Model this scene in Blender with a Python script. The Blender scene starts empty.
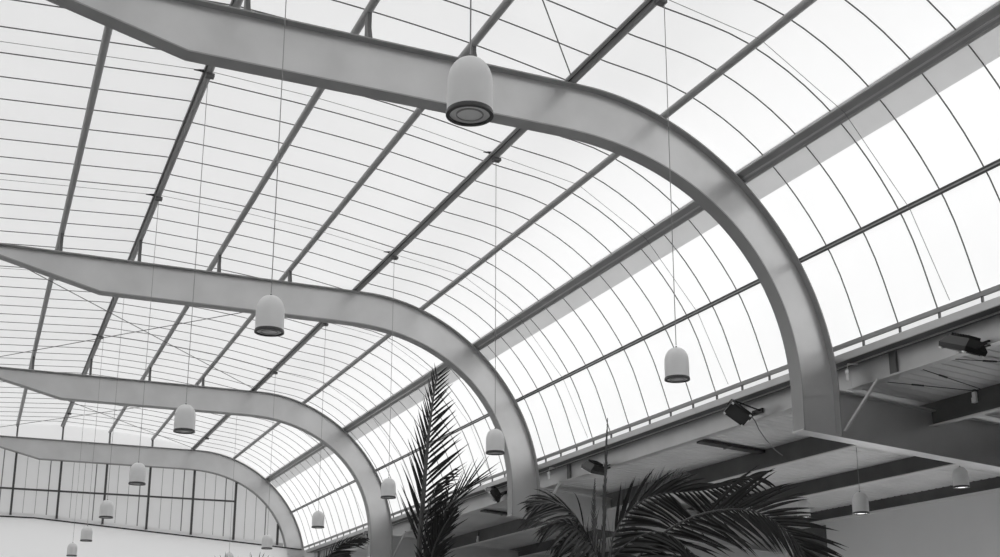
import bpy, math, random
from mathutils import Vector, Matrix

random.seed(7)
SC = bpy.context.scene
COL = SC.collection
ZO = 1.6                     # eye height above the hall floor; coordinates below are measured from the eye

# ------------------------------------------------------------------ materials
def mat(name, base, rough=0.5, metal=0.0, noise=0.0, nscale=3.0, spec=0.4):
    m = bpy.data.materials.new(name); m.use_nodes = True
    nt = m.node_tree; b = nt.nodes['Principled BSDF']
    b.inputs['Roughness'].default_value = rough
    b.inputs['Metallic'].default_value = metal
    b.inputs['Specular IOR Level'].default_value = spec
    if noise > 0:
        tc = nt.nodes.new('ShaderNodeTexCoord'); nz = nt.nodes.new('ShaderNodeTexNoise')
        nz.inputs['Scale'].default_value = nscale; nz.inputs['Detail'].default_value = 5
        rp = nt.nodes.new('ShaderNodeValToRGB')
        lo, hi = base * (1 - noise), min(1, base * (1 + noise))
        rp.color_ramp.elements[0].position = .3; rp.color_ramp.elements[1].position = .7
        rp.color_ramp.elements[0].color = (lo, lo, lo, 1); rp.color_ramp.elements[1].color = (hi, hi, hi, 1)
        nt.links.new(tc.outputs['Object'], nz.inputs['Vector'])
        nt.links.new(nz.outputs['Fac'], rp.inputs['Fac'])
        nt.links.new(rp.outputs['Color'], b.inputs['Base Color'])
    else:
        b.inputs['Base Color'].default_value = (base, base, base, 1)
    return m

def translucent(name, trans, refl, noise=0.04, nscale=.6):
    """opal sheet: passes daylight on diffusely, reflects some room light"""
    m = bpy.data.materials.new(name); m.use_nodes = True
    nt = m.node_tree; nt.nodes.remove(nt.nodes['Principled BSDF'])
    out = nt.nodes['Material Output']
    t = nt.nodes.new('ShaderNodeBsdfTranslucent'); d = nt.nodes.new('ShaderNodeBsdfDiffuse')
    tc = nt.nodes.new('ShaderNodeTexCoord'); nz = nt.nodes.new('ShaderNodeTexNoise')
    nz.inputs['Scale'].default_value = nscale; nz.inputs['Detail'].default_value = 3
    rp = nt.nodes.new('ShaderNodeValToRGB')
    lo, hi = trans * (1 - noise), min(1, trans * (1 + noise))
    rp.color_ramp.elements[0].color = (lo, lo, lo, 1); rp.color_ramp.elements[1].color = (hi, hi, hi, 1)
    nt.links.new(tc.outputs['Object'], nz.inputs['Vector']); nt.links.new(nz.outputs['Fac'], rp.inputs['Fac'])
    nt.links.new(rp.outputs['Color'], t.inputs['Color'])
    d.inputs['Color'].default_value = (refl, refl, refl, 1)
    a = nt.nodes.new('ShaderNodeAddShader')
    nt.links.new(t.outputs[0], a.inputs[0]); nt.links.new(d.outputs[0], a.inputs[1])
    nt.links.new(a.outputs[0], out.inputs['Surface'])
    return m

M_STEEL = mat('grey_paint_steel', .60, .33, .55, .07, 1.3)
M_PURLIN = mat('grey_paint_purlin', .36, .45, 0, .06, 2.0)
M_FLANGE_SHADE = mat('grey_paint_flange_shade', .34, .42, 0, .06, 1.5)  # same paint as the webs, darkened to put flange shade into the colour
M_POST = mat('post_steel', .13, .5)
M_GUTTER = mat('gutter_steel', .38, .5, 0, .08, 2.0)
M_DARKSTEEL = mat('dark_grey_steel', .15, .5, 0, .12, 2.0)
M_BAR = mat('glazing_bar_grey', .15, .5)
M_WIRE = mat('steel_wire', .12, .4, .3)
M_THINWIRE = mat('pale_wire', .22, .4)
M_CORD = mat('pale_cord', .30, .5)
M_LAMP = mat('pale_lamp_shell', .80, .38, 0, .03, 6)
M_RIM = mat('dark_rim', .05, .35)
M_LENS = mat('lamp_lens', .85, .2)
M_BLACK = mat('black_housing', .022, .4)
M_GLASS = mat('flood_glass', .05, .12)
M_WHITE = mat('white_plastic', .85, .35)
M_DECK = mat('deck_sheet', .64, .5, 0, .10, 1.2)
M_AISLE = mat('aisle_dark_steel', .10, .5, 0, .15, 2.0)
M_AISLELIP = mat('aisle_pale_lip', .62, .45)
M_TRAY = mat('dark_tray', .045, .5)
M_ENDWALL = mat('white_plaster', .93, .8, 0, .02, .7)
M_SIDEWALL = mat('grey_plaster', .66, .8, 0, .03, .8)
M_FLOOR = mat('stone_floor', .30, .35, 0, .12, .8)
M_GAP = mat('dark_gap', .02, .7)
M_SILL = mat('sill_sheet', .75, .5)
M_MULL = mat('mullion_steel', .07, .5)
M_SEAM = mat('pane_seam', .20, .5)
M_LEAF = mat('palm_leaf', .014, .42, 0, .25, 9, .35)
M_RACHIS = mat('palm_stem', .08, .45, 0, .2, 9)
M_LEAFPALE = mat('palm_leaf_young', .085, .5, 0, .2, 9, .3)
M_TRUNK = mat('palm_trunk', .10, .8, 0, .35, 6)
M_SKIN = translucent('opal_sheet', .62, .28)
M_INFILL = translucent('opal_infill', .95, .05)
M_ENDTRANS = translucent('opal_wall_panel', .74, .25, .02, .4)
M_BAND = translucent('opal_grey_strip', .44, .20, .08, 2.0)
M_ENDPANE = translucent('end_pane_opal', .56, .18, .06, 1.0)
M_OUT = mat('outside_ground', .55, .9)

# ------------------------------------------------------------------ mesh helpers
class MB:
    def __init__(s): s.v = []; s.f = []; s.mi = []; s.mat = 0
    def add(s, vs, fs):
        o = len(s.v); s.v += [tuple(v) for v in vs]
        for f in fs: s.f.append(tuple(i + o for i in f)); s.mi.append(s.mat)
        return s
    def box(s, x0, x1, y0, y1, z0, z1):
        v = [(x, y, z) for z in (z0, z1) for y in (y0, y1) for x in (x0, x1)]
        return s.add(v, [(0,2,3,1),(4,5,7,6),(0,1,5,4),(2,6,7,3),(0,4,6,2),(1,3,7,5)])
    def obox(s, c, ax, ay, az, hx, hy, hz):
        c = Vector(c); ax, ay, az = Vector(ax), Vector(ay), Vector(az)
        v = [c + ax*hx*i + ay*hy*j + az*hz*k for k in (-1,1) for j in (-1,1) for i in (-1,1)]
        return s.add(v, [(0,2,3,1),(4,5,7,6),(0,1,5,4),(2,6,7,3),(0,4,6,2),(1,3,7,5)])
    def prism_y(s, poly, y0, y1):
        """closed (x,z) polygon pushed along y"""
        n = len(poly)
        v = [(x, y0, z) for x, z in poly] + [(x, y1, z) for x, z in poly]
        f = [(i, (i+1) % n, n + (i+1) % n, n + i) for i in range(n)]
        f += [tuple(range(n))[::-1], tuple(range(n, 2*n))]
        return s.add(v, f)
    def band_y(s, a, b, y0, y1):
        """solid between two matching (x,z) polylines a and b, thickness y0..y1"""
        n = len(a); v = []
        for (x, z), (u, w) in zip(a, b): v += [(x,y0,z),(x,y1,z),(u,y0,w),(u,y1,w)]
        f = []
        for i in range(n-1):
            p, q = 4*i, 4*i+4
            f += [(p,q,q+1,p+1),(p+2,p+3,q+3,q+2),(p,p+2,q+2,q),(p+1,q+1,q+3,p+3)]
        f += [(0,1,3,2),(4*n-4,4*n-2,4*n-1,4*n-3)]
        return s.add(v, f)
    def tube(s, pts, r, n=8, r1=None, cap=True):
        pts = [Vector(p) for p in pts]; k = len(pts); rings = []
        for i, p in enumerate(pts):
            t = (pts[min(i+1,k-1)] - pts[max(i-1,0)]).normalized()
            up = Vector((0,0,1)) if abs(t.z) < .95 else Vector((1,0,0))
            a = t.cross(up).normalized(); b = t.cross(a)
            rr = r if r1 is None else r + (r1 - r) * i / max(1, k-1)
            rings.append([p + (a*math.cos(2*math.pi*j/n) + b*math.sin(2*math.pi*j/n))*rr for j in range(n)])
        v = [q for R in rings for q in R]; f = []
        for i in range(k-1):
            for j in range(n): f.append((i*n+j, i*n+(j+1)%n, (i+1)*n+(j+1)%n, (i+1)*n+j))
        if cap: f += [tuple(range(n))[::-1], tuple(range((k-1)*n, k*n))]
        return s.add(v, f)
    def lathe(s, prof, c, n=40, cap=True):
        """(r,z) profile turned about the vertical through c"""
        v = []; f = []; k = len(prof)
        for r, z in prof:
            for j in range(n):
                a = 2*math.pi*j/n; v.append((c[0]+r*math.cos(a), c[1]+r*math.sin(a), c[2]+z))
        for i in range(k-1):
            for j in range(n): f.append((i*n+j, i*n+(j+1)%n, (i+1)*n+(j+1)%n, (i+1)*n+j))
        if cap: f.append(tuple(range(n))[::-1]); f.append(tuple(range((k-1)*n, k*n)))
        else: f += [((k-1)*n+j, (k-1)*n+(j+1)%n, (j+1)%n, j) for j in range(n)]
        return s.add(v, f)
    def build(s, name, m, parent=None, smooth=False, origin=None):
        """ONE mesh object; vertices are given from the eye, stored relative to the thing's origin"""
        o0 = Vector(origin) if origin is not None else (Vector(parent['_o']) if parent is not None else Vector((0,0,0)))
        me = bpy.data.meshes.new(name)
        me.from_pydata([tuple(Vector(v) - o0) for v in s.v], [], s.f)
        for mm in (m if isinstance(m, (list, tuple)) else [m]): me.materials.append(mm)
        for p, i in zip(me.polygons, s.mi): p.material_index = i; p.use_smooth = smooth
        me.validate(); me.update()
        if smooth:
            try: me.set_sharp_from_angle(angle=math.radians(38))
            except Exception: pass
        ob = bpy.data.objects.new(name, me); COL.objects.link(ob)
        if parent is not None: ob.parent = parent
        else: ob.location = o0 + Vector((0,0,ZO))
        ob['_o'] = tuple(o0)
        return ob

def thing(name, label, cat, loc, group=None):
    o = bpy.data.objects.new(name, None); COL.objects.link(o)
    o.empty_display_size = .2
    o.location = (loc[0], loc[1], loc[2] + ZO); o['_o'] = tuple(loc)
    o['label'] = label; o['category'] = cat
    if group: o['group'] = group
    return o

def tag(o, label, cat, group=None):
    o['label'] = label; o['category'] = cat
    if group: o['group'] = group
    return o

def struct(o):
    o['kind'] = 'structure'; return o

def copy_thing(src, loc, label):
    c = src.copy(); COL.objects.link(c); c.location = (loc[0], loc[1], loc[2] + ZO); c['label'] = label
    for ch in list(src.children):
        d = ch.copy(); COL.objects.link(d); d.parent = c
        for g in list(ch.children):
            e = g.copy(); COL.objects.link(e); e.parent = d
    return c

# ------------------------------------------------------------------ camera
F, CX, CY = 1187.3, 510.5, 382.0
YAW, PIT = math.radians(24.225), math.radians(13.915)
cam = bpy.data.cameras.new('camera'); co = bpy.data.objects.new('camera', cam); COL.objects.link(co)
co.location = (0, 0, ZO); co.rotation_euler = (math.pi/2 + PIT, 0, -YAW)
cam.sensor_fit = 'HORIZONTAL'; cam.sensor_width = 36; cam.lens = F/1000*36
cam.shift_x = -(CX-500)/1000; cam.shift_y = (CY-278.5)/1000
cam.clip_end = 500
SC.camera = co
_f = Vector((math.sin(YAW)*math.cos(PIT), math.cos(YAW)*math.cos(PIT), math.sin(PIT)))
_r = Vector((math.cos(YAW), -math.sin(YAW), 0)); _u = _r.cross(_f)
def at(px, py, Y):
    d = _f + _r*((px-CX)/F) - _u*((py-CY)/F)
    return d * (Y/d.y)

# ------------------------------------------------------------------ hall section (x across, z up)
YN = [13.243, 23.243, 33.243, 43.243]      # near flange edge of each frame
W = .25
XL = -6.0                                  # left wall
XR = 17.6                                  # right aisle wall
YB, YE = -3.0, 43.55                       # behind the eye / end wall
def superell(cx, cz, a, b, n, k, t0=0, t1=90):
    o = []
    for i in range(k+1):
        t = math.radians(t0 + (t1-t0)*i/k)
        o.append((cx + a*abs(math.sin(t))**(2/n), cz + b*abs(math.cos(t))**(2/n)))
    return o
arcO = superell(7.1, 3.95, 4.065, 4.0, 1.92, 40)
arcI = superell(6.7, 3.85, 3.795, 3.385, 2.15, 40)

def catmull(P, k=10):
    Q = [P[0]] + list(P) + [P[-1]]; out = []
    for i in range(1, len(Q)-2):
        p0, p1, p2, p3 = [Vector(q) for q in Q[i-1:i+3]]
        for j in range(k):
            t = j/k
            out.append(.5*((2*p1) + (p2-p0)*t + (2*p0-5*p1+4*p2-p3)*t*t + (3*p1-p0-3*p2+p3)*t**3))
    out.append(Vector(P[-1])); return out
def resample(P, n):
    P = [Vector(p) for p in P]; L = [0]
    for a, b in zip(P, P[1:]): L.append(L[-1] + (b-a).length)
    out = []
    for i in range(n+1):
        s = L[-1]*i/n; j = 0
        while j < len(L)-2 and L[j+1] < s: j += 1
        t = (s-L[j])/max(1e-9, L[j+1]-L[j]); out.append(P[j].lerp(P[j+1], t))
    return out

X5 = 2.42
skin_left = [(XL, 8.535-(X5-XL)/15), (X5, 8.535)]
skin_right = [(p.x, p.y) for p in catmull([(X5,8.535),(3.97,8.455),(5.45,8.315),(6.95,8.075),(8.424,7.835),(9.706,7.098),(10.68,5.91),(11.17,4.66)], 8)]
skin = [skin_left[0]] + skin_right
def zdeck(x): return 4.12 - (x-11.55)/13.6

# ------------------------------------------------------------------ setting
mb = MB().box(XL-.2, XR+.2, YB, YE+.2, -ZO-.2, -ZO)
struct(mb.build('floor', M_FLOOR))
mb = MB().box(-60, 80, -60, 110, -ZO-.6, -ZO-.4)
struct(mb.build('ground_outside', M_OUT))
# glazed roof skin, a single bent opal sheet with its bars as parts
mb = MB()
n = len(skin)
mb.add([(x, y, z) for y in (YB, YE+.1) for x, z in skin], [(i, i+1, n+i+1, n+i) for i in range(n-1)])
ceiling = struct(mb.build('ceiling', M_SKIN, smooth=False))
for p in ceiling.data.polygons: p.use_smooth = True
# greyer, less translucent strip of sheet just below the gutter beam
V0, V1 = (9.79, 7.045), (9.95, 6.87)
def inward(P, d):
    out = []
    for i, p in enumerate(P):
        a, b = Vector(P[max(i-1,0)]), Vector(P[min(i+1,len(P)-1)])
        t = (b-a).normalized(); nrm = Vector((t.y, -t.x))      # towards outside for left-to-right travel is -nrm
        out.append((p[0] + nrm.x*-d*-1, p[1] + nrm.y*d))
    return out
def offs(P, d):
    """shift a left-to-right (x,z) polyline to the inside (down/left) by d"""
    out = []
    for i, p in enumerate(P):
        a, b = Vector(P[max(i-1,0)]), Vector(P[min(i+1,len(P)-1)])
        t = (b-a).normalized(); out.append((p[0] + t.y*d, p[1] - t.x*d))
    return out
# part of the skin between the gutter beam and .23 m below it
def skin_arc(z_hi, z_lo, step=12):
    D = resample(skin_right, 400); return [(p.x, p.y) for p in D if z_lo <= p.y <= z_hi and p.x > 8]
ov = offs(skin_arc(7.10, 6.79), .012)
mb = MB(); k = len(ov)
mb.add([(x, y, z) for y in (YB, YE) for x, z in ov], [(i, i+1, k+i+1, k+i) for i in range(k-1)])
mb.build('grey_strip', M_BAND, ceiling)
# glazing bars
barpts = [(p.x, p.y) for p in resample([Vector(p) for p in skin], 60)]
bar_in = offs(barpts, .017); bar_out = offs(barpts, .004)
y = 9.75 - .735*12
while y < YE - .2:
    MB().band_y(bar_out, bar_in, y-.0065, y+.0065).build('glazing_bar', M_BAR, ceiling)
    y += .735

# end wall: gable glazing over a white wall
ze = lambda x: 5.19 if x < 1.75 and x > -2.85 else (5.19-(x-1.75)/13.6 if x >= 1.75 else 5.19-(-2.85-x)/13.6)
xs = [XL, -2.85, 1.75, 5, 8, 11, 14, XR]
mb = MB(); mb.add([v for x in xs for v in ((x, YE-.34, -ZO), (x, YE-.34, ze(x)))], [(2*i, 2*i+2, 2*i+3, 2*i+1) for i in range(len(xs)-1)])
struct(mb.build('wall_end', M_ENDTRANS))
mb = MB().band_y([(x, ze(x)+.035) for x in xs if x < 12], [(x, ze(x)-.01) for x in xs if x < 12], YE-.36, YE-.32)
struct(mb.build('trim_1', M_GAP))
# window_1 : the end glazing with seams, mullions, transom, sill
def zin(x):
    if x < -.3: return 7.72
    if x < 1.745: return 7.235 + (1.745-x)*.255
    if x < 6.7: return 7.235
    u = min(1, (x-6.7)/3.795); return 3.85 + 3.385*max(0, 1-u**2.15)**(1/2.15)
gx = [XL + .2*i for i in range(int((10.45-XL)/.2)+1)]
mb = MB()
mb.add([v for x in gx for v in ((x, YE+.02, ze(x)), (x, YE+.02, max(ze(x)+.05, zin(x)+.2)))], [(2*i, 2*i+2, 2*i+3, 2*i+1) for i in range(len(gx)-1)])
mb.mat = 1
x = 1.01 - .3775*16
i = 0
rr = random.Random(3)
while x < 10.2:
    w = .016 if i % 4 == 3 else .006
    if x > XL+.1 and i % 4 != 0:
        mb.box(x-w, x+w, YE-.012, YE+.01, ze(x)+.02, zin(x)+.1)
    x += .3775; i += 1
win = struct(mb.build('window_1', [M_ENDPANE, M_SEAM]))
for x in (1.01, 2.48, 3.99, 5.47, 7.02, 8.54, 10.15):
    MB().box(x-.035, x+.035, YE-.12, YE-.02, ze(x)+.11, zin(x)+.06).build('mullion', M_MULL, win)
MB().box(XL, 8.57, YE-.10, YE-.04, 6.165, 6.225).build('transom', M_MULL, win)
sx = [x for x in gx]
MB().band_y([(x, ze(x)+.20) for x in sx], [(x, ze(x)+.03) for x in sx], YE-.02, YE+.0).build('sill_panel', M_SILL, win)
# opal infill between the last frame and the skin
D = [(XL, skin[0][1])] + [(p[0], p[1]) for p in skin_right]
mb = MB()
def ztop(x):
    if x < 7.1: return 7.95
    u = min(1, (x-7.1)/4.065); return 3.95 + 4.0*max(0, 1-u**1.92)**(1/1.92)
m2 = [(x, z) for x, z in D if z > 4.7]
mb.add([v for x, z in m2 for v in ((x, YE-.06, min(z, ztop(x)-.05)), (x, YE-.06, z))], [(2*i, 2*i+2, 2*i+3, 2*i+1) for i in range(len(m2)-1)])
struct(mb.build('window_2', M_INFILL))
# side walls
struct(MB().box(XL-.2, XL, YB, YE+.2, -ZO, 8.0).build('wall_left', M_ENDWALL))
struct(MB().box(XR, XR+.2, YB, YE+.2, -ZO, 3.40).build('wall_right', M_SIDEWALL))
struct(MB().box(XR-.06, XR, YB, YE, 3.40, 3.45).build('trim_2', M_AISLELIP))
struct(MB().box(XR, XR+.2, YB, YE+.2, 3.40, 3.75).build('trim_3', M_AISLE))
struct(MB().box(XL-.2, XR+.2, YB-.2, YB, -ZO, 8.6).build('wall_back', M_ENDWALL))
struct(MB().box(11.62, 11.8, YB, 9.0, -ZO, 4.0).build('added_light_blocker', M_SIDEWALL))  # added out of view to keep hall light off the aisle rafter web
struct(MB().box(XR-.03, XR, 21.65, 22.85, -ZO, 3.33).build('door_1', M_AISLE))
# aisle roof: ribbed sheet deck, ribs running down the slope
mb = MB(); prof = []
y = YB
while y < YE:
    prof += [(y, 0), (y+.13, 0), (y+.14, .010), (y+.19, .010), (y+.20, 0)]; y += .20
xa, xb = 11.53, XR+.2
vs = []
for yy, dz in prof: vs += [(xa, yy, zdeck(xa)+dz), (xb, yy, zdeck(xb)+dz)]
mb.add(vs, [(2*i, 2*i+1, 2*i+3, 2*i+2) for i in range(len(prof)-1)])
struct(mb.build('ceiling_aisle', M_DECK))
# opaque covering above the deck
mb = MB().band_y([(xa+.15, zdeck(xa)+.16), (xb, zdeck(xb)+.16)], [(xa+.15, zdeck(xa)+.08), (xb, zdeck(xb)+.08)], YB, YE)
struct(mb.build('roof_aisle', M_DARKSTEEL))

# ------------------------------------------------------------------ steel frames
PX = {'p6': .955, 'p5': 2.42, 'p4': 3.985, 'p3': 5.45, 'p2': 6.93, 'p1': 8.39}
PZ = {'p6': 8.325, 'p5': 8.42, 'p4': 8.34, 'p3': 8.20}
zbr = lambda x: 3.36 - (x-10.5)*.0735           # underside of the aisle rafter
FRAME_LABEL = [
    'nearest and largest curved grey steel frame, arching over the top of the hall',
    'second curved grey steel frame, its leg just right of the tall palm',
    'third curved grey steel frame, its leg just left of the tall palm frond',
    'farthest curved grey steel frame, bounding the glazed end gable']
def make_frame(k):
    y0 = YN[k]; yc = y0 + W/2
    t = thing('steel_frame', FRAME_LABEL[k], 'steel frame', (11.0, yc, 3.4), 'curved steel frames of the hall')
    O = [(XL, 7.95), (-.3, 7.95), (1.745, 7.95)] + arcO + [(11.165, zdeck(11.55)-.06)]
    top = [(-6.0,7.95)] + [(x,7.95) for x in (-3,-.3,1.745,3.5,5.2)] + arcO
    bot = [(-6.0,7.72)] + [(-3,7.72),(-.3,7.755),(1.745,7.235),(3.5,7.235),(5.2,7.235)] + arcI
    h = .012
    # web: nave part, then knee and aisle rafter
    mb = MB().band_y(offs(top, .012), offs(bot, -.012), yc-h, yc+h)
    mb.band_y([(10.507, 3.86), (11.153, 3.95)], [(10.507, zbr(10.495)+.01), (11.153, zbr(11.165)+.01)], yc-h, yc+h)
    xs = [11.165, 13, 15, XR]
    mb.band_y([(x, zdeck(x)-.15) for x in xs], [(x, zbr(x)+.01) for x in xs], yc-h, yc+h)
    mb.build('web', M_STEEL, t)
    out = top + [(11.165, 3.7), (11.165, zbr(11.165)+.02)]
    MB().band_y(offs(out, 0), offs(out, .02), y0, y0+W).build('top_flange', M_FLANGE_SHADE, t, True)
    inn = bot + [(10.495, 3.6), (10.495, zbr(10.495))]
    MB().band_y(offs(inn, -.02), offs(inn, 0), y0, y0+W).build('bottom_flange', M_FLANGE_SHADE, t, True)
    xs = [10.475, 11.165, 13, 15, XR]
    MB().band_y([(x, zbr(x)+.02) for x in xs], [(x, zbr(x)) for x in xs], y0, y0+W).build('rafter_flange', M_STEEL, t)
    xs = [11.165, 13, 15, XR]
    MB().band_y([(x, zdeck(x)-.13) for x in xs], [(x, zdeck(x)-.15) for x in xs], y0+.02, y0+W-.02).build('rafter_top_flange', M_STEEL, t)
    # posts carrying the purlins
    for p in ('p6', 'p5', 'p4', 'p3'):
        x = PX[p]; z1 = PZ[p] + (.02 if k == 3 else .06)
        mb = MB().box(x-.02, x+.035, yc-.06, yc+.06, 7.95, z1)
        mb.add([(x-.02, yc-.06, 7.95), (x+.035, yc-.06, 7.95), (x+.035, yc-.06, 7.95+.18), (x-.02, yc-.06, 7.95+.18),
                (x-.02, yc-.12, 7.95), (x+.035, yc-.12, 7.95)], [(0,3,4),(1,5,2),(4,3,2,5),(0,4,5,1)])
        mb.build('purlin_post', M_DARKSTEEL if k == 3 else M_POST, t)
    # knee brace from the leg up to the eaves girder, towards the eye
    MB().tube([(11.2, yc-.14, zbr(11.2)+.10), (11.36, yc-.72, 4.06)], .026, 10).build('knee_brace', M_STEEL, t, True)
    return t
for k in range(4): make_frame(k)

# ------------------------------------------------------------------ roof purlins
def purlin_section(x, z, tx, tz, w, h, shift=0):
    """rectangle with its foot centre at (x,z); (tx,tz) runs along the roof, the normal points outside"""
    nx, nz = -tz, tx
    if nz < 0: nx, nz = -nx, -nz
    a = (x - tx*w/2, z - tz*w/2); b = (x + tx*w/2, z + tz*w/2)
    return [a, b, (b[0]+nx*h, b[1]+nz*h), (a[0]+nx*h, a[1]+nz*h)]
PUR_LABEL = {
    'p6': 'leftmost steel roof purlin of those in view, running along the flat roof side',
    'p5': 'steel purlin at the roof crest that carries the left row of pendant lamps',
    'p4': 'steel roof purlin next right of the crest purlin, no lamps on it',
    'p3': 'steel roof purlin on posts left of the purlin with the right lamp row',
    'p2': 'steel purlin on the frame tops that carries the right row of pendant lamps',
    'p1': 'steel purlin midway between the right lamp row and the dark gutter beam'}
for p in ('p6', 'p5', 'p4', 'p3', 'p2', 'p1'):
    x = PX[p]
    if p in PZ: z = PZ[p]; tx, tz = 1.0, {'p6': .066, 'p5': 0, 'p4': -.07, 'p3': -.12}[p]; h = .15
    elif p == 'p2': z, tx, tz, h = 7.955, 1, -.08, .15
    else: z, tx, tz, h = 7.735, .95, -.31, .125
    l = math.hypot(tx, tz); tx /= l; tz /= l
    t = thing('roof_purlin', PUR_LABEL[p], 'roof purlin', (x, 20, z), 'purlins along the glazed roof')
    nx, nz = (-tz, tx) if tx > 0 else (tz, -tx)
    MB().tube([(x+nx*.057, YB, z+nz*.057), (x+nx*.057, YE-.08, z+nz*.057)], .055, 16).build('tube_rail', M_PURLIN, t, True)
    if p in ('p5', 'p2'):
        if p == 'p5': MB().box(x-.078, x-.058, YB, YE-.1, z+.03, z+.085).build('cable_tray', M_DARKSTEEL, t)
        else:
            MB().box(x-.070, x-.059, YB, YE-.1, z+.03, z+.08).build('cable_tray', M_TRAY, t)
            MB().tube([(x-.095, YB, z+.045), (x-.095, YE-.1, z+.045)], .025, 10).build('conduit', M_PURLIN, t, True)
        for yy in (6.0, 10.98, 15.96, 20.94, 25.92, 30.9, 35.88, 40.86):
            MB().box(x-.05, x+.07, yy-.05, yy+.05, z-.045, z+.005).build('lamp_bracket', M_DARKSTEEL, t)
# gutter beam
def along(x0, z0, x1, z1): 
    l = math.hypot(x1-x0, z1-z0); return (x1-x0)/l, (z1-z0)/l
t = thing('gutter_beam', 'dark wide beam running up the bend of the roof above the side glazing', 'roof beam', (9.65, 20, 7.0))
tx, tz = along(9.563, 7.074, 9.71, 6.945); cxv, czv = 9.637, 7.012
MB().prism_y(purlin_section(cxv+.018, czv+.025, tx, tz, .20, .10), YB, YE-.08).build('box_section', M_GUTTER, t)
for s, w in ((-.085, .03), (.085, .03)):
    MB().prism_y(purlin_section(cxv+tx*s, czv+tz*s, tx, tz, w, .05), YB, YE-.08).build('flange_lip', M_GUTTER, t)
MB().prism_y(purlin_section(cxv+tx*.02+.012, czv+tz*.02+.018, tx, tz, .025, .03), YB, YE-.08).build('drip_rib', M_STEEL, t)
# mid rail of the side glazing
t = thing('glazing_rail', 'slim dark rail halfway up the side glazing below the gutter beam', 'glazing rail', (10.6, 20, 5.88))
tx, tz = along(10.5, 6.02, 10.7, 5.68)
MB().prism_y(purlin_section(10.61, 5.90, tx, tz, .075, .07), YB, YE-.08).build('rail', M_DARKSTEEL, t)
MB().prism_y(purlin_section(10.598, 5.893, tx, tz, .018, .03), YB, YE-.08).build('rib', M_STEEL, t)
# eaves rail with its short stand-offs, open gap below
t = thing('eaves_rail', 'pale grey rail closing the foot of the side glazing above the gap', 'glazing rail', (11.2, 20, 4.6))
MB().box(11.155, 11.20, YB, YE-.08, 4.606, 4.668).build('rail', M_PURLIN, t)
y = 9.75
while y < YE-.2:
    MB().box(11.17, 11.20, y-.012, y+.012, 4.530, 4.606).build('stand_off', M_DARKSTEEL, t); y += .735

# eaves girder, one length per bay
GL = ['eaves girder with pale fascia under the glazing, right of the nearest frame leg',
      'eaves girder with pale fascia between the nearest and second frame legs',
      'eaves girder with pale fascia between the second and third frame legs',
      'eaves girder with pale fascia between the third and farthest frame legs']
ends = [YB] + [v for v in YN]
for k in range(4):
    ya = ends[k] + (0 if k == 0 else W/2 + .002); yb = ends[k+1] + (W/2 - .002 if k < 3 else W)
    t = thing('eaves_girder', GL[k], 'girder', (11.5, (ya+yb)/2, 4.1), 'eaves girders under the side glazing')
    MB().box(11.18, 11.21, ya, yb, 4.425, 4.530).build('sill', M_STEEL, t)
    MB().box(11.21, 11.62, ya, yb, 4.425, 4.46).build('top_flange', M_AISLE, t)
    MB().box(11.38, 11.40, ya, yb, 4.405, 4.425).build('hanger_rib', M_STEEL, t)
    MB().box(11.50, 11.53, ya, yb, zdeck(11.55)-.02, 4.425).build('fascia', M_STEEL, t)
    MB().box(11.45, 11.60, ya, yb, zdeck(11.55)-.045, zdeck(11.55)-.02).build('bottom_lip', M_STEEL, t)
    MB().box(11.46, 11.50, yb-.98, yb-.85, zdeck(11.55)-.02, 4.425).build('stiffener', M_DARKSTEEL, t)

# aisle beams along the hall
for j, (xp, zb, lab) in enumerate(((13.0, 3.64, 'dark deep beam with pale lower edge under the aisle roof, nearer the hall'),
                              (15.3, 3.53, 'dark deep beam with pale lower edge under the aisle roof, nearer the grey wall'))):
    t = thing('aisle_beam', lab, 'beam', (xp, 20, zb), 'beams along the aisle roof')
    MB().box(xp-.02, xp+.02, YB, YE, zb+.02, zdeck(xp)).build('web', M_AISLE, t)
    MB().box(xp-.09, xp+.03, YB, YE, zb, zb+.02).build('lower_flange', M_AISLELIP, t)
# dark trays across the aisle roof
for yy, lab in ((9.6, 'dark flat tray across the aisle roof beside the nearest black floodlight'),
                (17.6, 'dark flat tray across the aisle roof behind the nearest frame leg'),
                (27.6, 'dark flat tray across the aisle roof just left of the second frame leg')):
    t = thing('cable_tray', lab, 'cable tray', (12.3, yy, 3.95), 'trays across the aisle roof')
    xs = [11.62, 12.2, 12.95]
    MB().band_y([(x, zdeck(x)-.02) for x in xs], [(x, zdeck(x)-.07) for x in xs], yy-.10, yy+.10).build('channel', M_TRAY, t)
    MB().box(12.2, 12.24, yy-.13, yy+.13, zdeck(12.2)-.085, zdeck(12.2)-.07).build('hanger_strap', M_DARKSTEEL, t)

# bracing rods
def rod(a, b, lab, r=.009, grp='thin bracing rods of the roof', m=M_WIRE):
    a, b = Vector(a), Vector(b)
    t = thing('bracing_rod', lab, 'bracing rod', tuple(a), grp)
    MB().tube([a, b], r, 6).build('rod', m, t)
    d = (b-a).normalized(); c = a + d*.45
    MB().tube([c-d*.09, c+d*.09], r*2.2, 6).build('turnbuckle', m, t)
rod((-.55, 3.5, 8.0), (6.90, 13.25, 8.0), 'thin rod running to the nearest frame from the upper edge of the picture')
rod((-.55, 23.5, 8.0), (6.90, 33.25, 8.0), 'thin diagonal rod between second and third frames, falling to the right')
rod((6.90, 23.5, 8.0), (-.55, 33.25, 8.0), 'thin diagonal rod between second and third frames, rising to the right')
rod((-.55, 33.5, 8.0), (6.90, 43.25, 8.0), 'thin diagonal rod between third and farthest frames, falling to the right')
rod((6.90, 33.5, 8.0), (-.55, 43.25, 8.0), 'thin diagonal rod between third and farthest frames, rising to the right')
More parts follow.
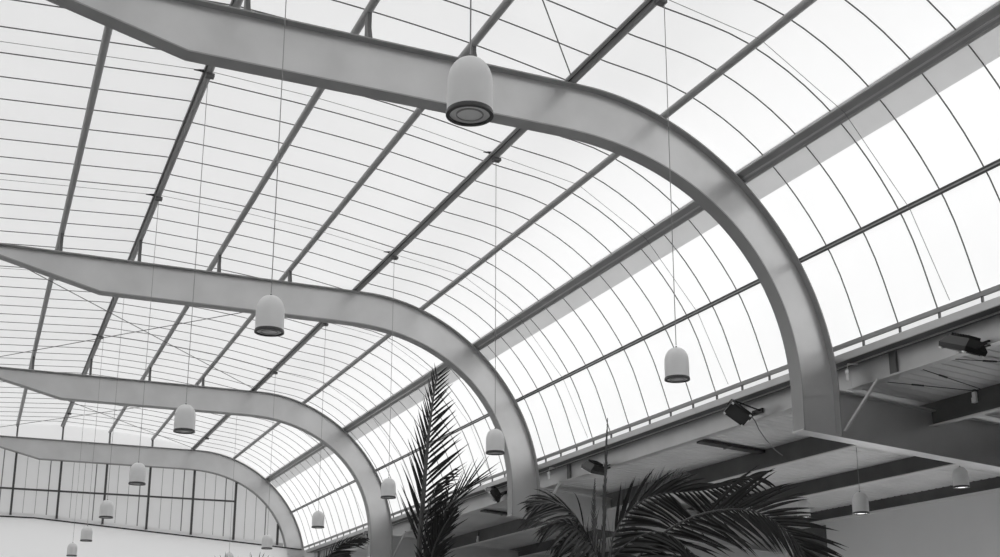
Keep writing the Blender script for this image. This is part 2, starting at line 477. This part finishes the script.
RODS = (((11.62, 11.45, 4.08), (12.75, 10.9, 3.99), 'upper thin dark rod under the aisle roof right of the nearest leg'),
        ((11.62, 12.05, 4.08), (12.9, 12.3, 3.99), 'middle thin dark rod under the aisle roof, falling towards the dark beam'),
        ((11.62, 12.75, 4.06), (12.9, 12.36, 3.97), 'lowest thin dark rod just above the rafter of the nearest frame'))
for a_, b_, lab in RODS:
    rod(a_, b_, lab, .006, 'bracing rods under the aisle roof', M_TRAY)

# wires across the roof in line with each pair of lamps
WL = {10.98: 'thin wire across the roof at the nearest right-row lamp',
      15.96: 'thin wire across the roof at the second right-row lamp',
      20.94: 'thin wire across the roof at the third right-row lamp',
      25.92: 'thin wire across the roof at the fourth right-row lamp',
      30.9: 'thin wire across the roof at the fifth right-row lamp',
      35.88: 'thin wire across the roof just before the farthest frame'}
wp = [(XL+.02, 8.535-(X5-XL)/15-.05), (PX['p6'], 8.38), (X5, 8.47), (PX['p4'], 8.39), (PX['p3'], 8.25), (PX['p2'], 8.01), (PX['p1'], 7.77), (9.64, 7.03), (10.60, 5.87), (11.14, 4.70)]
for yy, lab in WL.items():
    t = thing('roof_wire', lab, 'wire', (PX['p5'], yy, 8.5), 'thin wires across the roof')
    MB().tube([(x, yy, z) for x, z in wp], .0045, 5).build('wire', M_THINWIRE, t)
    if yy < 40:
        for x, z in ((PX['p5']-.16, 8.455), (PX['p2']-.16, 8.035)):
            MB().tube([(x-.06, yy, z-.01), (x+.02, yy, z), (x+.08, yy, z)], .006, 6, .026).build('turnbuckle', M_BLACK, t)

# ------------------------------------------------------------------ pendant lamps
def make_lamp(loc, ztop_, label, group, cord_m=M_CORD):
    t = thing('pendant_lamp', label, 'pendant lamp', loc, group)
    R, H = .1375, .375
    prof = [(R*.985, .012), (R, .03), (R, .20)]
    for i in range(1, 12):
        a = math.pi/2*i/12
        prof.append((R*math.cos(a)**.82 if i else R, .20 + (H-.20)*math.sin(a)**.95))
    prof.append((.012, H))
    MB().lathe(prof, loc, 48).build('lamp_shell', M_LAMP, t, True)
    MB().lathe([(R*1.035, .0), (R*1.04, .018), (R*1.0, .03), (R*.90, .03), (R*.87, .0)], loc, 48, False).build('rim', M_RIM, t, True)
    ln = MB().lathe([(.01, .006), (R*.5, .008), (R*.86, .014), (R*.86, .03), (.01, .03)], loc, 40).build('lens', M_LENS, t, True)
    MB().lathe([(R*.55, .002), (R*.60, .004), (R*.60, .012), (R*.55, .012)], loc, 32, False).build('reflector_ring', M_PURLIN, ln, True)
    MB().lathe([(.014, H-.004), (.011, H+.012), (.005, H+.02)], loc, 16).build('cap', M_RIM, t, True)
    MB().tube([(loc[0], loc[1], loc[2]+H+.03), (loc[0], loc[1], ztop_)], .0048, 6).build('cord', cord_m, t)
    return t
AISLE_W = 1500
ZL = 3.212
LDX = {6.0: .014, 10.98: -.03, 15.96: -.015, 20.94: .01, 25.92: .02, 30.9: .07, 35.88: .12}
LDZ = {6.0: .02, 15.96: -.05, 20.94: -.035, 25.92: -.02, 35.88: .08}
RDX = {10.98: .035, 15.96: -.02, 20.94: -.02}
LY = [6.0, 10.98, 15.96, 20.94, 25.92, 30.9, 35.88]
LL = ['largest pale pendant lamp, hanging in front of the nearest frame',
      'pale pendant lamp hanging in front of the second frame',
      'pale pendant lamp hanging in front of the third frame',
      'pale pendant lamp hanging in front of the farthest frame and end glazing',
      'small pale pendant lamp straddling the foot of the end glazing, left row',
      'small pale pendant lamp against the white end wall, upper of the lower-left two',
      'small pale pendant lamp against the white end wall, lowest at the left']
l0 = None
for yy, lab in zip(LY, LL):
    loc = (2.42 + LDX.get(yy, 0), yy, ZL + LDZ.get(yy, 0))
    if l0 is None: l0 = make_lamp(loc, 8.40, lab, 'pendant lamps of the left row')
    else: copy_thing(l0, loc, lab)
RL = ['pale pendant lamp against the side glazing, nearest of the right row',
      'pale pendant lamp overlapping the leg of the second frame',
      'pale pendant lamp overlapping the leg of the third frame, left of the palm',
      'pale pendant lamp against the farthest side glazing bay',
      'small pale pendant lamp at the right foot of the end glazing',
      'small pale pendant lamp tip at the lower picture edge before the white end wall']
r0 = None
for yy, lab in zip(LY[1:], RL):
    loc = (6.95 + RDX.get(yy, 0), yy, ZL)
    if r0 is None: r0 = make_lamp(loc, 7.93, lab, 'pendant lamps of the right row')
    else: copy_thing(r0, loc, lab)
M_LIT = mat('lit_lens', .8, .3)
_b = M_LIT.node_tree.nodes['Principled BSDF']
_b.inputs['Emission Color'].default_value = (1,1,1,1); _b.inputs['Emission Strength'].default_value = 1.1
M_LENS_OFF, M_LENS = M_LENS, M_LIT        # the aisle lamps are switched on
make_lamp((13.77, 16.0, 2.69), zdeck(13.77), 'pale pendant lamp on a long cord under the aisle roof', 'pendant lamps under the aisle roof')
b0 = make_lamp((16.1, 16.0, 3.29), zdeck(16.1), 'grey pendant lamp hung close under the aisle roof, farthest right', 'pendant lamps under the aisle roof')
copy_thing(b0, (16.1, 20.5, 3.29), 'grey pendant lamp under the aisle roof, half hidden by palm leaflets')

M_LENS = M_LENS_OFF
for i, (x, yy, z) in enumerate(((13.77, 16.0, 2.69), (16.1, 16.0, 3.29), (16.1, 20.5, 3.29))):
    sl = bpy.data.lights.new('aisle_lamp_bulb', 'SPOT'); so = bpy.data.objects.new('aisle_lamp_bulb', sl); COL.objects.link(so)
    sl.energy = AISLE_W; sl.spot_size = math.radians(105); sl.spot_blend = 1.0; sl.shadow_soft_size = .08
    so.location = (x, yy, z + ZO - .02)

# ------------------------------------------------------------------ floodlights
def floodlight(c, yaw, tilt, roll, label, s=1.0, cable=False, look=None, long=None):
    t = thing('floodlight', label, 'floodlight', c, 'black floodlights along the eaves girder')
    Rm = Matrix.Rotation(yaw, 3, 'Z') @ Matrix.Rotation(tilt, 3, 'Y') @ Matrix.Rotation(roll, 3, 'X')
    ax, ay, az = Rm @ Vector((1,0,0)), Rm @ Vector((0,1,0)), Rm @ Vector((0,0,1))
    if look is not None:
        az = -Vector(look).normalized(); ay = Vector(long); ay = (ay - az*ay.dot(az)).normalized(); ax = ay.cross(az)
    c = Vector(c)
    P = lambda x, y, z: c + ax*x*s + ay*y*s + az*z*s
    # housing: shallow tapered box, front face looks along -az
    mb = MB()
    fr = [(-.17,-.24,-.06),(.17,-.24,-.06),(.17,.24,-.06),(-.17,.24,-.06)]
    md = [(-.18,-.25,.0),(.18,-.25,.0),(.18,.25,.0),(-.18,.25,.0)]
    bk = [(-.11,-.20,.11),(.11,-.20,.11),(.11,.20,.11),(-.11,.20,.11)]
    mb.add([P(*q) for q in fr+md+bk], [(3,2,1,0)]+[(i,(i+1)%4,4+(i+1)%4,4+i) for i in range(4)]+[(4+i,4+(i+1)%4,8+(i+1)%4,8+i) for i in range(4)]+[(8,9,10,11)])
    hs = mb.build('housing', M_BLACK, t)
    mb = MB()
    for i in range(7): mb.obox(P(0, -.15+.05*i, .12), ax, ay, az, .10*s, .006*s, .03*s)
    mb.build('cooling_fins', M_BLACK, hs)
    MB().obox(P(0, 0, -.063), ax, ay, az, .135*s, .195*s, .005*s).build('front_glass', M_GLASS, t)
    for dx, dy in ((-.15,-.215),(.15,-.215),(-.15,.215),(.15,.215)):
        MB().obox(P(dx, dy, -.06), ax, ay, az, .018*s, .022*s, .022*s).build('latch', M_WHITE, t)
    # yoke back to the fascia
    top = Vector((11.50, c.y, c.z+.02))
    for e in (-1, 1):
        MB().tube([P(0, .27*e, .02), P(0.10, .27*e, .10), Vector((11.47, c.y+.10*e, c.z+.05))], .013, 6).build('yoke_arm', M_BLACK, t)
    MB().obox(Vector((11.485, c.y, c.z+.05)), (1,0,0), (0,1,0), (0,0,1), .015, .14, .04).build('bracket', M_BLACK, t)
    if cable:
        MB().tube([P(.1, .2, .05)+Vector(q) for q in ((0,0,0), (.10,.0,-.10), (.14,-.04,-.25), (.22,-.10,-.42), (.36,-.16,-.60), (.46,-.2,-.68))], .009, 6).build('cable', M_THINWIRE, t, True)
    return t
R = math.radians
floodlight((11.17, 10.86, 4.05), 0, 0, 0, 'black floodlight at the right picture edge, above the pale lip', 1.0, False, (-.10,.38,-.92), (.05,1,.30))
floodlight((11.10, 15.66, 4.15), R(-38), R(38), R(0), 'black floodlight turned to show its grey glass, left of the nearest frame leg', .80, True, (-.62,-.48,-.62), (.62,-.35,-.70))
floodlight((11.2, 20.8, 4.04), 0, 0, 0, 'black floodlight just right of the second frame leg, behind the palm spear', 1.0, False, (-.10,.38,-.92), (.05,1,.30))
floodlight((11.2, 25.9, 4.22), R(10), R(50), R(25), 'black floodlight just left of the second frame leg')
floodlight((11.2, 35.6, 4.22), R(8), R(45), R(20), 'black floodlight just left of the third frame leg')

# small fittings
def speaker(c, lab):
    t = thing('small_speaker', lab, 'speaker', c, 'small white fittings by the frame legs')
    MB().lathe([(.012, -.11), (.022, -.10), (.024, -.01), (.032, .0), (.032, .05), (.012, .06)], c, 16).build('body', M_WHITE, t, True)
    MB().tube([(c[0], c[1], c[2]+.05), (c[0]+.02, c[1], c[2]+.14), (c[0]+.20, c[1], c[2]+.16)], .012, 6).build('bracket', M_WHITE, t)
speaker((11.24, 13.14, 4.24), 'small white fitting beside the nearest frame leg, under the sill')
speaker((11.24, 22.95, 4.26), 'small white fitting beside the second frame leg, under the sill')
def emergency(c, lab):
    t = thing('emergency_light', lab, 'emergency light', c, 'small white boxes under the aisle roof')
    MB().box(c[0]-.04, c[0], c[1]-.032, c[1]+.032, c[2]-.10, c[2]+.06).build('body', M_WHITE, t)
    MB().box(c[0]-.05, c[0]-.04, c[1]-.04, c[1]+.04, c[2]-.10, c[2]-.02).build('lens', M_LENS, t)
    MB().box(c[0]-.03, c[0]+.0, c[1]-.02, c[1]+.02, c[2]+.06, c[2]+.20).build('hanger', M_DARKSTEEL, t)
emergency((12.96, 12.45, 3.92), 'small white box on the dark beam right of the nearest leg')
emergency((12.96, 31.0, 3.78), 'tiny white box under the aisle roof between the palms')

# ------------------------------------------------------------------ palms
def frond(palm, pts, nleaf, Lmax, side, start=.12, ang0=62, ang1=24, droop=.35, lift=.15, wid=.018, r0=.012, sides=(1, -1), lens=None, curl=0.0, seed=0, leaf=None):
    """one feather leaf: pts = rachis (from the eye), side = direction the leaflets spread to"""
    rg = random.Random(seed)
    P = catmull(pts, 10)
    P = resample(P, 60)
    side = Vector(side).normalized()
    mb = MB()
    for s in sides:
        for i in range(nleaf):
            u = start + (1-start)*(i+.5*(s > 0))/nleaf
            j = min(59, int(u*60)); fr = u*60-j
            p = P[j].lerp(P[min(60, j+1)], fr); T = (P[min(60, j+1)]-P[max(0, j-1)]).normalized()
            B = (side - T*side.dot(T)).normalized(); N = T.cross(B)
            if N.z < 0: N = -N
            a = math.radians(ang0 + (ang1-ang0)*u + rg.uniform(-5, 5))
            prof_ = math.sin(math.pi*min(1, (.18+.82*(1-abs(2*u-.85)**1.8*.9)))*.5) if lens is None else lens(u)
            L = Lmax*max(.12, prof_)*rg.uniform(.9, 1.05)
            d = (T*math.cos(a) + B*s*math.sin(a) + N*lift*rg.uniform(.6, 1.3)).normalized()
            wv = d.cross(N).normalized(); nn = wv.cross(d).normalized()
            rows = []; q = p.copy(); dd = d.copy(); K = 6
            dr = droop*rg.uniform(.7, 1.3)
            for m in range(K+1):
                v = m/K
                w = wid*(.35+.65*min(1, v*5))*(1-v**2.2)*(.8+.4*prof_)
                rows.append((q - wv*w + nn*w*.45, q.copy(), q + wv*w + nn*w*.45))
                dd = (dd + Vector((0,0,-1))*dr/K*(v+.3)*1.2).normalized()
                q = q + dd*L/K
            vs = [x for r in rows for x in r]; fs = []
            for m in range(K): fs += [(3*m,3*m+1,3*m+4,3*m+3), (3*m+1,3*m+2,3*m+5,3*m+4)]
            mb.add(vs, fs)
    fo = mb.build("frond", leaf or M_LEAF, palm, True)
    MB().tube(P, r0, 7, r0*.22).build('rachis', M_RACHIS, fo, True)
    return fo
def trunk(palm, base, top, r):
    P = catmull([base, (Vector(base)+Vector(top))/2 + Vector((.03,.02,0)), top], 12)
    mb = MB(); prev = None
    k = len(P)
    vs = []; fs = []; n = 14
    for i, p in enumerate(P):
        rr = r*(1.15-.3*i/k)*(1.06 if i % 2 else .96)
        for j in range(n):
            a = 2*math.pi*j/n; vs.append((p.x+rr*math.cos(a), p.y+rr*math.sin(a), p.z))
    for i in range(k-1):
        for j in range(n): fs.append((i*n+j, i*n+(j+1)%n, (i+1)*n+(j+1)%n, (i+1)*n+j))
    mb.add(vs, fs).build('trunk', M_TRUNK, palm, True)

SR = tuple(_r)      # a horizontal direction across the hall
VU = (0, 0, 1)
TC = (-_f.x, -_f.y, 0)      # towards the eye side of the hall
# palm with the upright spear
cB = at(603, 640, 9.0)
pB = thing('palm_tree', 'palm with an upright spear leaf and wide arching fronds before the nearest leg', 'palm tree', (cB.x, cB.y, -ZO), 'indoor palms')
trunk(pB, (cB.x, cB.y, -ZO), (cB.x, cB.y, cB.z), .07)
A = lambda x, y, Y: tuple(at(x, y, Y))
ident = lambda u: 1.0
# spear
frond(pB, [cB, A(603,570,9.0), A(605,490,9.0), A(607.5,418,9.0)], 60, .10, SR, .25, 14, 6, 0, .0, .006, .014, seed=1, leaf=M_LEAFPALE)
# thin second upright
frond(pB, [cB, A(598,570,9.05), A(594,520,9.1), A(595,478,9.15)], 36, .09, SR, .3, 30, 16, .1, .1, .005, .012, seed=2, leaf=M_LEAFPALE)
# back frond going up-right with fine leaflets
frond(pB, [cB, A(612,560,9.3), A(628,520,9.6), A(655,490,10.0), A(690,475,10.3)], 38, .44, (0,0,1), .15, 46, 18, .1, .1, .008, .012, seed=3, leaf=M_LEAFPALE)
# left arching fronds, leaflets drooping
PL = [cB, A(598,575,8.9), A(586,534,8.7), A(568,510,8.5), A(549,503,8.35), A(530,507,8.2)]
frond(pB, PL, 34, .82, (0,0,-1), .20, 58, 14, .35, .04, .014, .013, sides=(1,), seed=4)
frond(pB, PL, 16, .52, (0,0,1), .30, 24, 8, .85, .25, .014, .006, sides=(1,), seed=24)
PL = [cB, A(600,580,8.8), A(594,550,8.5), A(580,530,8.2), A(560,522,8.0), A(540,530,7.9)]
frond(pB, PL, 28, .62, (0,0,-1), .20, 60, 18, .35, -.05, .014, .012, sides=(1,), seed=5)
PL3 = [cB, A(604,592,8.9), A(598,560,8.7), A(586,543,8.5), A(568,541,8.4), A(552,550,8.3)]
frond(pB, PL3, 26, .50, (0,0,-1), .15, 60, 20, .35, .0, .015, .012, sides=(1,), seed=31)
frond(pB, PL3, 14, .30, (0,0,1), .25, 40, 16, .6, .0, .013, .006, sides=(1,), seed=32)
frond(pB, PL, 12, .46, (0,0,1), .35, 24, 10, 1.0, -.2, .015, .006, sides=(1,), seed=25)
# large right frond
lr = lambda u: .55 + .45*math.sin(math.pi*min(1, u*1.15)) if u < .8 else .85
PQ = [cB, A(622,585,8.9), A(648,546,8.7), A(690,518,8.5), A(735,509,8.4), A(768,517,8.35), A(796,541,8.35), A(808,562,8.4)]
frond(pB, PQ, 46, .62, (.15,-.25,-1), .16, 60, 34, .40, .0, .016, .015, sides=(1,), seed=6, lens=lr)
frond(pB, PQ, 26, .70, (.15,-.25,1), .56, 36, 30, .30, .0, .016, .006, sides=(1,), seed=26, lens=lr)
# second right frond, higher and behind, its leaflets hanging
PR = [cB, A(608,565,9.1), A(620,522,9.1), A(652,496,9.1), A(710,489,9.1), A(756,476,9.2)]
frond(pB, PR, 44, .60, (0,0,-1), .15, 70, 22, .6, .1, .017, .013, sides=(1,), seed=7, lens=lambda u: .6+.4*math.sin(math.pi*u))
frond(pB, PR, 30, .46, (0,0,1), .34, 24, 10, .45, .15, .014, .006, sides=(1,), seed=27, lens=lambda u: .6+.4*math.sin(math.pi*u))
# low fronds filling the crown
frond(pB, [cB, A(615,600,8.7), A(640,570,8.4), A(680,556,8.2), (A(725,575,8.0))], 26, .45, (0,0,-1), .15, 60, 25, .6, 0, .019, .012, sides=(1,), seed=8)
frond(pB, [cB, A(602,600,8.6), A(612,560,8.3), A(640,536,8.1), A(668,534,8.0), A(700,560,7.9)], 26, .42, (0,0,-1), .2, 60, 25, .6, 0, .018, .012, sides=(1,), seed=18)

# tall palm in the middle
cA = at(424, 640, 12.0)
pA = thing('palm_tree', 'tall palm whose main frond stands upright left of the second frame leg', 'palm tree', (cA.x, cA.y, -ZO), 'indoor palms')
trunk(pA, (cA.x, cA.y, -ZO), (cA.x, cA.y, cA.z), .08)
TC = tuple(-_f)
ln = lambda u: (.30+.70*min(1, (1-u)*2.2))*(1 if u > .3 else .8)
RA = [cA, A(419,560,12.0), A(423,500,12.0), A(428,440,12.05), A(434,392,12.1), A(438,374,12.1)]
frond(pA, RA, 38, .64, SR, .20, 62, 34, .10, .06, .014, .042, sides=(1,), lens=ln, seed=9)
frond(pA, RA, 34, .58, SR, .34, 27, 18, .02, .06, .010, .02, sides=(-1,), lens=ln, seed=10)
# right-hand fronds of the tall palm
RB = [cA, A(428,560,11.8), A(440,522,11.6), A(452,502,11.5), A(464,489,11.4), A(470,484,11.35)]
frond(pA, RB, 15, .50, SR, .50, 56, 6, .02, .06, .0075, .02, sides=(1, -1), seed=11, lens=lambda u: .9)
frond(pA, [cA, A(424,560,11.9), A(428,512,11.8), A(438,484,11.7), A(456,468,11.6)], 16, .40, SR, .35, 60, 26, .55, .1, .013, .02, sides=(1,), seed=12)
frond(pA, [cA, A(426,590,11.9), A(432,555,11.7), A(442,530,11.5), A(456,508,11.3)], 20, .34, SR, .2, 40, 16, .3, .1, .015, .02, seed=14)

# low palm at the far left of the third leg
cC = at(325, 640, 17.0)
pC = thing('palm_tree', 'low dark palm at the lower picture edge left of the third frame leg', 'palm tree', (cC.x, cC.y, -ZO), 'indoor palms')
trunk(pC, (cC.x, cC.y, -ZO), (cC.x, cC.y, cC.z), .08)
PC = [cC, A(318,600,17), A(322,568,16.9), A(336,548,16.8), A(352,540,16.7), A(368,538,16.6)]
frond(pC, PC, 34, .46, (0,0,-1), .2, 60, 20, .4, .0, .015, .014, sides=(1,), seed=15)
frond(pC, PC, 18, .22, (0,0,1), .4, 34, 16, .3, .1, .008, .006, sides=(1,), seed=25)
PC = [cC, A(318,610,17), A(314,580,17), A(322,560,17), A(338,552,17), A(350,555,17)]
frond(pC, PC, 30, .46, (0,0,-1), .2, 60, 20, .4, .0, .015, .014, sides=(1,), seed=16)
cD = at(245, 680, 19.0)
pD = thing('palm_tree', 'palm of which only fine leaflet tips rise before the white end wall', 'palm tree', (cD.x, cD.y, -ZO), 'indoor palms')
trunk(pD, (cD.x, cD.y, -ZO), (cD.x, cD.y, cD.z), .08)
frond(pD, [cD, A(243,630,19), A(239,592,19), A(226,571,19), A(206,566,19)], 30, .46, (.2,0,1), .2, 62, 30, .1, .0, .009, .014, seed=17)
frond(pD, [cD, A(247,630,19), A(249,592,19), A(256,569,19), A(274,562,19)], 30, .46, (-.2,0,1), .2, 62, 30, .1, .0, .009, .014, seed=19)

# ------------------------------------------------------------------ daylight
w = bpy.data.worlds.new('overcast_sky'); SC.world = w; w.use_nodes = True
nt = w.node_tree; bg = nt.nodes['Background']
tc = nt.nodes.new('ShaderNodeTexCoord'); sep = nt.nodes.new('ShaderNodeSeparateXYZ'); rp = nt.nodes.new('ShaderNodeValToRGB')
nt.links.new(tc.outputs['Generated'], sep.inputs[0])
nt.links.new(sep.outputs['Z'], rp.inputs['Fac'])
rp.color_ramp.elements[0].position = 0; rp.color_ramp.elements[0].color = (1,1,1,1)
rp.color_ramp.elements[1].position = .6; rp.color_ramp.elements[1].color = (1,1,1,1)
nt.links.new(rp.outputs['Color'], bg.inputs['Color'])
bg.inputs['Strength'].default_value = .81
sl = bpy.data.lights.new('sun', 'SUN'); so = bpy.data.objects.new('sun', sl); COL.objects.link(so)
sl.energy = 2.4; sl.angle = R(12)
so.rotation_euler = Vector((-1.0, .15, -.50)).to_track_quat('-Z', 'Y').to_euler()
so.location = (30, 0, 30)

SC.view_settings.view_transform = 'Standard'; SC.view_settings.look = 'None'
SC.view_settings.gamma = 1.0; SC.view_settings.exposure = 0.0
SC.view_settings.use_curve_mapping = False
SC.cycles.use_denoising = True
SC.cycles.max_bounces = 10; SC.cycles.diffuse_bounces = 6; SC.cycles.transmission_bounces = 8
for o in list(bpy.data.objects):
    if '_o' in o: del o['_o']
